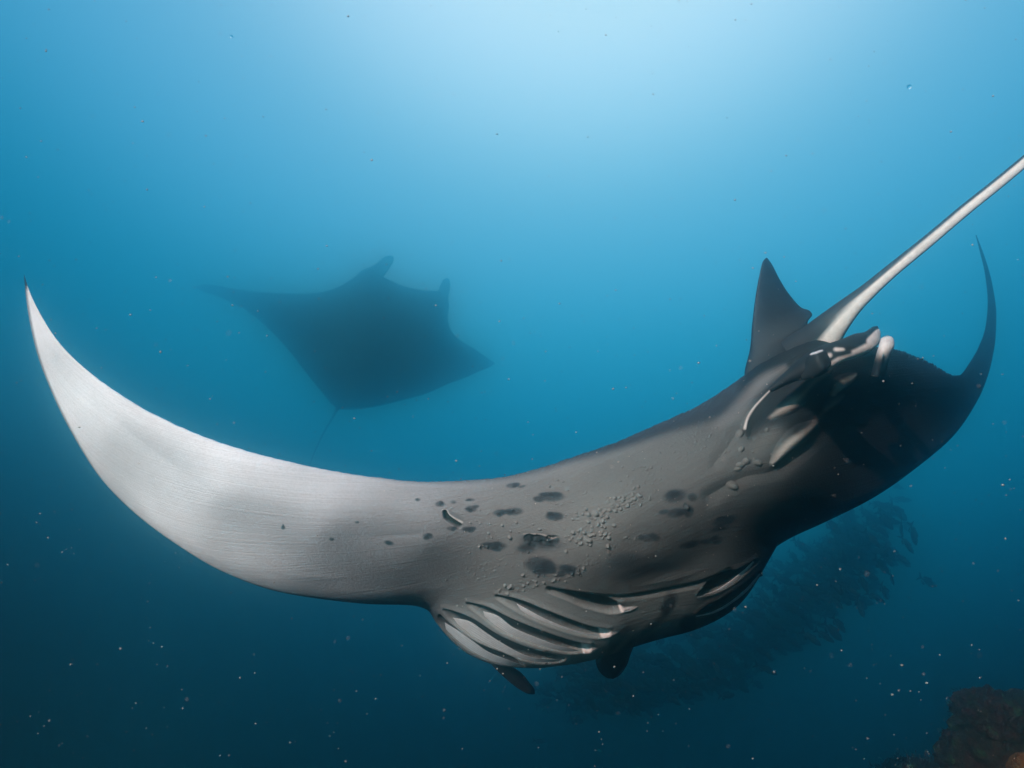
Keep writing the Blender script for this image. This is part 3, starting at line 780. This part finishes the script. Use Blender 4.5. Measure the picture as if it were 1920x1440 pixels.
def add_fish(x, y, d, Lpx, ang, yaw, label, group, mesh=None):
    o = bpy.data.objects.new('fish', mesh or fms[random.randrange(3)])
    col.objects.link(o)
    p = P(x, y, np.array(d)); o.location = tuple(p)
    s = Lpx * d / F; o.scale = (s, s, s)
    a = math.radians(ang); yw = math.radians(yaw)
    # heading in the picture plane, turned a bit away from the viewer
    right = Vector((1, 0, 0)); up = Vector((0, -sp, cp)); fwd = Vector((0, cp, sp))
    h = (right * math.cos(a) - up * math.sin(a)) * math.cos(yw) + fwd * math.sin(yw)
    z = up - h * up.dot(h)
    if z.length < .2: z = right - h * right.dot(h)
    z.normalize(); yv = z.cross(h)
    o.rotation_euler = Matrix((h, yv, z)).transposed().to_euler()
    tag(o, label, 'fish', group)
    return o
add_fish(1738, 1090, 7.6, 46, 30, 8, 'lone dark fish swimming apart at the right of the school', None, fms[1])
edge = [(1700, 1020, 60), (1712, 1000, 75), (1690, 1048, 40), (1672, 1085, 55), (1658, 1108, 70), (1640, 1120, 35), (1612, 1136, 70), (1618, 1092, 60), (1572, 1170, 50), (1545, 1192, 25), (1560, 1183, 40), (1520, 1196, 30), (1660, 975, 60), (1690, 985, 80),
        (1652, 1060, 45), (1668, 1036, 50), (1634, 1010, 50)]
cnt = 0
GR = 'fish of the dark school under the big ray'
LB = 'small dark fish in the dense school below the big manta ray'
for x, y, an in edge:
    add_fish(x, y, random.uniform(7.0, 7.8), random.uniform(38, 50), an + random.uniform(-12, 12), random.uniform(-30, 30), LB, GR); cnt += 1
spine = catmull([(1640, 985), (1600, 1050), (1540, 1110), (1460, 1180), (1380, 1230), (1290, 1280), (1180, 1300), (1060, 1310)], 100)
while cnt < 270:
    t = random.random(); c = spine[int(t * 99)]
    wdt = 50 + 26 * math.sin(t * 3) + 14 * t
    x = c[0] + random.gauss(0, wdt * .62); y = c[1] - 8 + random.gauss(0, wdt * .62)
    lim = np.interp(x, [1000, 1200, 1400, 1500, 1600, 1720], [1360, 1345, 1300, 1215, 1150, 1060])
    if y > lim or y > 1360: continue
    add_fish(x, y, random.uniform(7.4, 11), random.uniform(30, 50), 35 + random.uniform(-25, 30) - 20 * t, random.uniform(-45, 45), LB, GR); cnt += 1
qv, qf, oo = [], [], 0
fv = [np.array([x.co[:] for x in m.vertices]) for m in fms]; ff = [[tuple(p.vertices) for p in m.polygons] for m in fms]
for _ in range(650):
    t = random.random(); c = spine[int(t * 99)]
    x = c[0] + random.gauss(0, 38); y = c[1] - 14 + random.gauss(0, 36)
    if y > np.interp(x, [1000, 1200, 1400, 1500, 1600, 1720], [1350, 1335, 1285, 1205, 1140, 1050]): continue
    d = random.uniform(9.5, 13); L = random.uniform(30, 42) * d / F
    a = math.radians(30 + random.uniform(-35, 35) - 20 * t); yw = math.radians(random.uniform(-50, 50))
    h = np.array([math.cos(a) * math.cos(yw), math.sin(yw), -math.sin(a) * math.cos(yw)])
    z = np.array([0, 0, 1.]) - h * h[2]; z /= np.linalg.norm(z); yv = np.cross(z, h)
    k = random.randrange(3)
    qv.append(fv[k] @ np.array([h, yv, z]) * L + P(x, y, np.array(d)))
    qf += [tuple(i + oo for i in p) for p in ff[k]]; oo += len(fv[k])
me = bpy.data.meshes.new('fish_mass'); me.from_pydata(np.concatenate(qv).tolist(), [], qf); me.materials.append(M_FISH)
o = bpy.data.objects.new('fish_school', me); col.objects.link(o)
tag(o, 'dark blurred mass of far fish behind the nearer fish of the school', 'fish', GR, 'stuff')
add_fish(1012, 1390, 9.5, 30, 10, 5, 'faint small fish below the school near the bottom edge', None, fms[2])

# ------------------------------------------------------------------ reef in the lower right corner
def ico(sub):
    import bmesh
    bm = bmesh.new(); bmesh.ops.create_icosphere(bm, subdivisions=sub, radius=1)
    v = np.array([x.co[:] for x in bm.verts]); f = np.array([[y.index for y in x.verts] for x in bm.faces]); bm.free()
    return v, f
def reef_mat(name, base_cols, scale):
    m, t, b = new_mat(name)
    tc = N(t, 'ShaderNodeTexCoord')
    n1 = N(t, 'ShaderNodeTexNoise'); n1.inputs['Scale'].default_value = scale; n1.inputs['Detail'].default_value = 8; n1.inputs['Roughness'].default_value = .65
    t.links.new(tc.outputs['Object'], n1.inputs['Vector'])
    r = N(t, 'ShaderNodeValToRGB'); r.color_ramp.interpolation = 'LINEAR'
    while len(r.color_ramp.elements) < len(base_cols): r.color_ramp.elements.new(.5)
    for e, (p, c) in zip(r.color_ramp.elements, base_cols): e.position = p
    for e, (p, c) in zip(r.color_ramp.elements, base_cols): e.position = p; e.color = (*c, 1)
    t.links.new(n1.outputs['Fac'], r.inputs[0]); t.links.new(r.outputs[0], b.inputs['Base Color'])
    b.inputs['Roughness'].default_value = .85; b.inputs['Specular IOR Level'].default_value = .15
    n2 = N(t, 'ShaderNodeTexVoronoi'); n2.inputs['Scale'].default_value = scale * 9
    t.links.new(tc.outputs['Object'], n2.inputs['Vector'])
    bp = N(t, 'ShaderNodeBump'); bp.inputs['Strength'].default_value = .7; bp.inputs['Distance'].default_value = .012
    t.links.new(n2.outputs['Distance'], bp.inputs['Height']); t.links.new(bp.outputs[0], b.inputs['Normal'])
    return m
M_REEF = reef_mat('reef_crust', [(.32, (.003, .003, .003)), (.42, (.022, .006, .005)), (.48, (.004, .005, .003)), (.55, (.020, .007, .006)), (.60, (.008, .022, .008)), (.68, (.07, .10, .07))], 9)
M_RUST = reef_mat('rust_coral', [(.3, (.04, .012, .005)), (.5, (.11, .035, .012)), (.7, (.20, .10, .03))], 22)
M_ALG = plain_mat('algae', (.006, .016, .006), rough=.9, var=.7, scale=25, bump=.2)
def blob(name, x, y, d, r, squash, rough, mat, seed, sub=5, parent=None, f0=2.2):
    v, f = ico(sub)
    n = fbm(v * f0 + seed * 7.3, 5, seed); n2 = np.abs(fbm(v * 8 + seed, 4, seed + 9))
    rr = 1 + rough * n * .8 - rough * .45 * n2 + rough * .25
    v = v * rr[:, None] * r * np.array(squash)
    me = mesh_np(name, v, f)
    o = link_mesh(name, me, None, mat)
    o.location = tuple(P(x, y, np.array(d)))
    if parent:
        o.parent = parent; o.matrix_parent_inverse = Matrix.Translation(-Vector(parent.location))
    return o
D_R = 2.9
rb = P(1870, 1500, np.array(D_R))
reef = empty('reef_outcrop', (rb[0], rb[1], rb[2] - 4.5))
tag(reef, 'dark algae covered reef rock standing in the lower right corner', 'reef')
blob('rock', 1855, 1345, D_R, .135, (1.0, 1, .85), .30, M_REEF, 3, parent=reef)
blob('rock', 1925, 1345, D_R + .12, .13, (1.0, 1, .8), .30, M_REEF, 5, parent=reef)
blob('rock', 1860, 1430, D_R - .02, .20, (1.0, 1, .7), .30, M_REEF, 8, parent=reef)
# the pinnacle below, widening into the dark
v, f = ico(6)
n = fbm(v * 3 + 4, 5, 21)
zz = v[:, 2]
wid = np.interp(zz, [-1, 0, .6, 1], [1.5, 1.25, .9, .6])
vv3 = np.stack([v[:, 0] * wid * (1 + .22 * n) * .75, v[:, 1] * wid * (1 + .22 * n) * .9, zz * 2.4 * (1 + .06 * n)], -1)
me = mesh_np('pinnacle', vv3, f)
o = link_mesh('rock_base', me, None, M_REEF)
cpos = P(2010, 1475, np.array(D_R + .45)); o.location = (cpos[0], cpos[1], cpos[2] - 2.4)
o.parent = reef; o.matrix_parent_inverse = Matrix.Translation(-Vector(reef.location))
# algae tufts on the rock: many small blades, nobody could count them
bv, bf = [], []
def tuft(c, nrm_, L, n):
    for _ in range(n):
        d = (np.array(nrm_) + rng.normal(size=3) * .6); d /= np.linalg.norm(d)
        s = np.cross(d, rng.normal(size=3)); s /= np.linalg.norm(s)
        l = L * rng.uniform(.4, 1); w_ = l * .12
        p0 = np.array(c) + rng.normal(size=3) * L * .5
        b0 = len(bv)
        bend = rng.normal(size=3) * l * .15
        bv.extend([p0 - s * w_, p0 + s * w_, p0 + d * l * .6 + s * w_ * .8 + bend, p0 + d * l * .6 - s * w_ * .8 + bend, p0 + d * l + bend * 2])
        bf.extend([(b0, b0 + 1, b0 + 2, b0 + 3), (b0 + 3, b0 + 2, b0 + 4)])
for o_ in [x for x in reef.children if x.name.startswith('rock') and not x.name.startswith('rock_base')]:
    vs = o_.data.vertices
    for k in range(170):
        vt = vs[random.randrange(len(vs))]
        if vt.normal.y > .3 and vt.normal.z < .2: continue
        p = np.array(vt.co[:]) + np.array(o_.location[:])
        if fbm(p[None] * 9, 2, 4)[0] < -.02: continue
        tuft(p, vt.normal[:], .018, 9)
me = bpy.data.meshes.new('algae_turf'); me.from_pydata([tuple(x) for x in bv], [], bf)
o = link_mesh('algae_turf', me, reef, M_ALG); o['kind'] = 'stuff'
# rusty coral poking into the corner
coral = blob('coral', 1950, 1462, 2.3, .085, (1, 1, 1), .18, M_RUST, 12)
tag(coral, 'rusty orange brown coral lump poking into the bottom right corner', 'coral')
# soft coral clumps on the ledge further back
M_SOFT = plain_mat('soft_coral', (.014, .008, .009), rough=.9, var=.5, scale=20, bump=.4)
lg = blob('reef_ledge', 1740, 1478, 4.2, .20, (1.5, 1.2, .75), .2, M_REEF, 15)
tag(lg, 'low dark ledge with stubby growths at the bottom edge left of the reef rock', 'reef')
bv, bf = [], []
for k in range(260):
    vt = lg.data.vertices[random.randrange(len(lg.data.vertices))]
    if vt.normal.z < .25: continue
    tuft(np.array(vt.co[:]) + np.array(lg.location[:]), vt.normal[:], .04, 7)
me = bpy.data.meshes.new('growth'); me.from_pydata([tuple(x) for x in bv], [], bf)
o = link_mesh('growth', me, lg, M_SOFT); o['kind'] = 'stuff'

# ------------------------------------------------------------------ drifting specks
M_SNOW, t, b = new_mat('drifting_matter')
b.inputs['Base Color'].default_value = (.5, .48, .45, 1); b.inputs['Roughness'].default_value = .6
tr_ = N(t, 'ShaderNodeBsdfTranslucent'); tr_.inputs[0].default_value = (.8, .8, .78, 1)
ms_ = N(t, 'ShaderNodeMixShader'); ms_.inputs[0].default_value = .45
t.links.new(b.outputs[0], ms_.inputs[1]); t.links.new(tr_.outputs[0], ms_.inputs[2])
t.links.new(ms_.outputs[0], t.nodes['Material Output'].inputs['Surface'])
iv, jf = ico(1)
V, Fq = [], []; off = 0
def speck(x, y, d, rpx, st=1.0):
    global off
    c = P(x, y, np.array(d)); r = rpx * d / F
    s = np.array([r * rng.uniform(.7, 1.3) * st, r * rng.uniform(.7, 1.3), r * rng.uniform(.7, 1.3)])
    V.append(iv * s + c); Fq.append(jf + off); off += len(iv)
def in_manta_front(x, y, d):
    return True
for _ in range(1500):
    x = rng.uniform(-60, 1980); y = rng.uniform(-60, 1500)
    d = rng.uniform(.5, 1.75) if rng.random() < .75 else rng.uniform(1.75, 3.0)
    speck(x, y, d, min(1.9, .38 + rng.exponential(.33)), rng.uniform(1, 1.6))
for _ in range(60):
    speck(rng.uniform(0, 1920), rng.uniform(0, 1440), rng.uniform(.24, .42), rng.uniform(.7, 1.4))
for x, y, r in [(940, 489, 2.6), (1862, 180, 3.2), (1783, 247, 2.6), (427, 519, 2.4), (293, 520, 2.8), (301, 660, 4), (456, 147, 2), (1885, 1010, 3.5), (1152, 1250, 3), (932, 1254, 3), (1398, 1138, 3), (1532, 1097, 2.4), (1762, 1228, 2.4), (1837, 1271, 2.4),
                (450, 1271, 3), (90, 1008, 3), (190, 690, 2.4), (277, 1128, 2.2), (75, 963, 2.4), (57, 1343, 2.2)]:
    speck(x, y, 1.4, r * .6)
me = mesh_np('specks', np.concatenate(V), np.concatenate(Fq)); me.materials.append(M_SNOW)
o = bpy.data.objects.new('plankton', me); col.objects.link(o)
tag(o, 'pale specks of plankton drifting all through the water', 'plankton', kind='stuff')
# gas bubbles
mb_, t, b = new_mat('bubble'); b.inputs['Base Color'].default_value = (.9, .97, 1, 1); b.inputs['Roughness'].default_value = .03
b.inputs['Transmission Weight'].default_value = 1; b.inputs['IOR'].default_value = 1.2
vv_, ff_ = ico(3)
for x, y, d, r, lb in [(1705, 163, 1.6, 4.2, 'round air bubble in the bright water near the upper right corner'), (434, 69, 1.6, 3, 'tiny air bubble near the top left of the water')]:
    me = mesh_np('bubble', vv_ * r * d / F, ff_); me.materials.append(mb_)
    o = bpy.data.objects.new('bubble', me); col.objects.link(o); o.location = tuple(P(x, y, np.array(d)))
    tag(o, lb, 'bubble')

# ------------------------------------------------------------------ the water itself: one even volume round everything
DENS = 0.195
bpy.context.view_layer.update()
mn = np.array([-9.5, -3.0, -7.8]); mx_ = np.array([9.5, 19.0, 5.2])
c8 = [(x, y, z) for x in (mn[0], mx_[0]) for y in (mn[1], mx_[1]) for z in (mn[2], mx_[2])]
me = bpy.data.meshes.new('haze')
me.from_pydata(c8, [], [(0, 1, 3, 2), (4, 6, 7, 5), (0, 4, 5, 1), (2, 3, 7, 6), (0, 2, 6, 4), (1, 5, 7, 3)])
hm = bpy.data.materials.new('haze_water'); hm.use_nodes = True; t = hm.node_tree; t.nodes.clear()
pv = N(t, 'ShaderNodeVolumePrincipled'); out = N(t, 'ShaderNodeOutputMaterial')
pv.inputs['Color'].default_value = (.30, .80, .95, 1)
pv.inputs['Density'].default_value = DENS
pv.inputs['Absorption Color'].default_value = (.12, .95, 1, 1)
pv.inputs['Anisotropy'].default_value = 0.972
t.links.new(pv.outputs[0], out.inputs['Volume'])
me.materials.append(hm)
hz = bpy.data.objects.new('haze', me); col.objects.link(hz)
tag(hz, 'blue water that fades everything far away', 'water', kind='stuff')
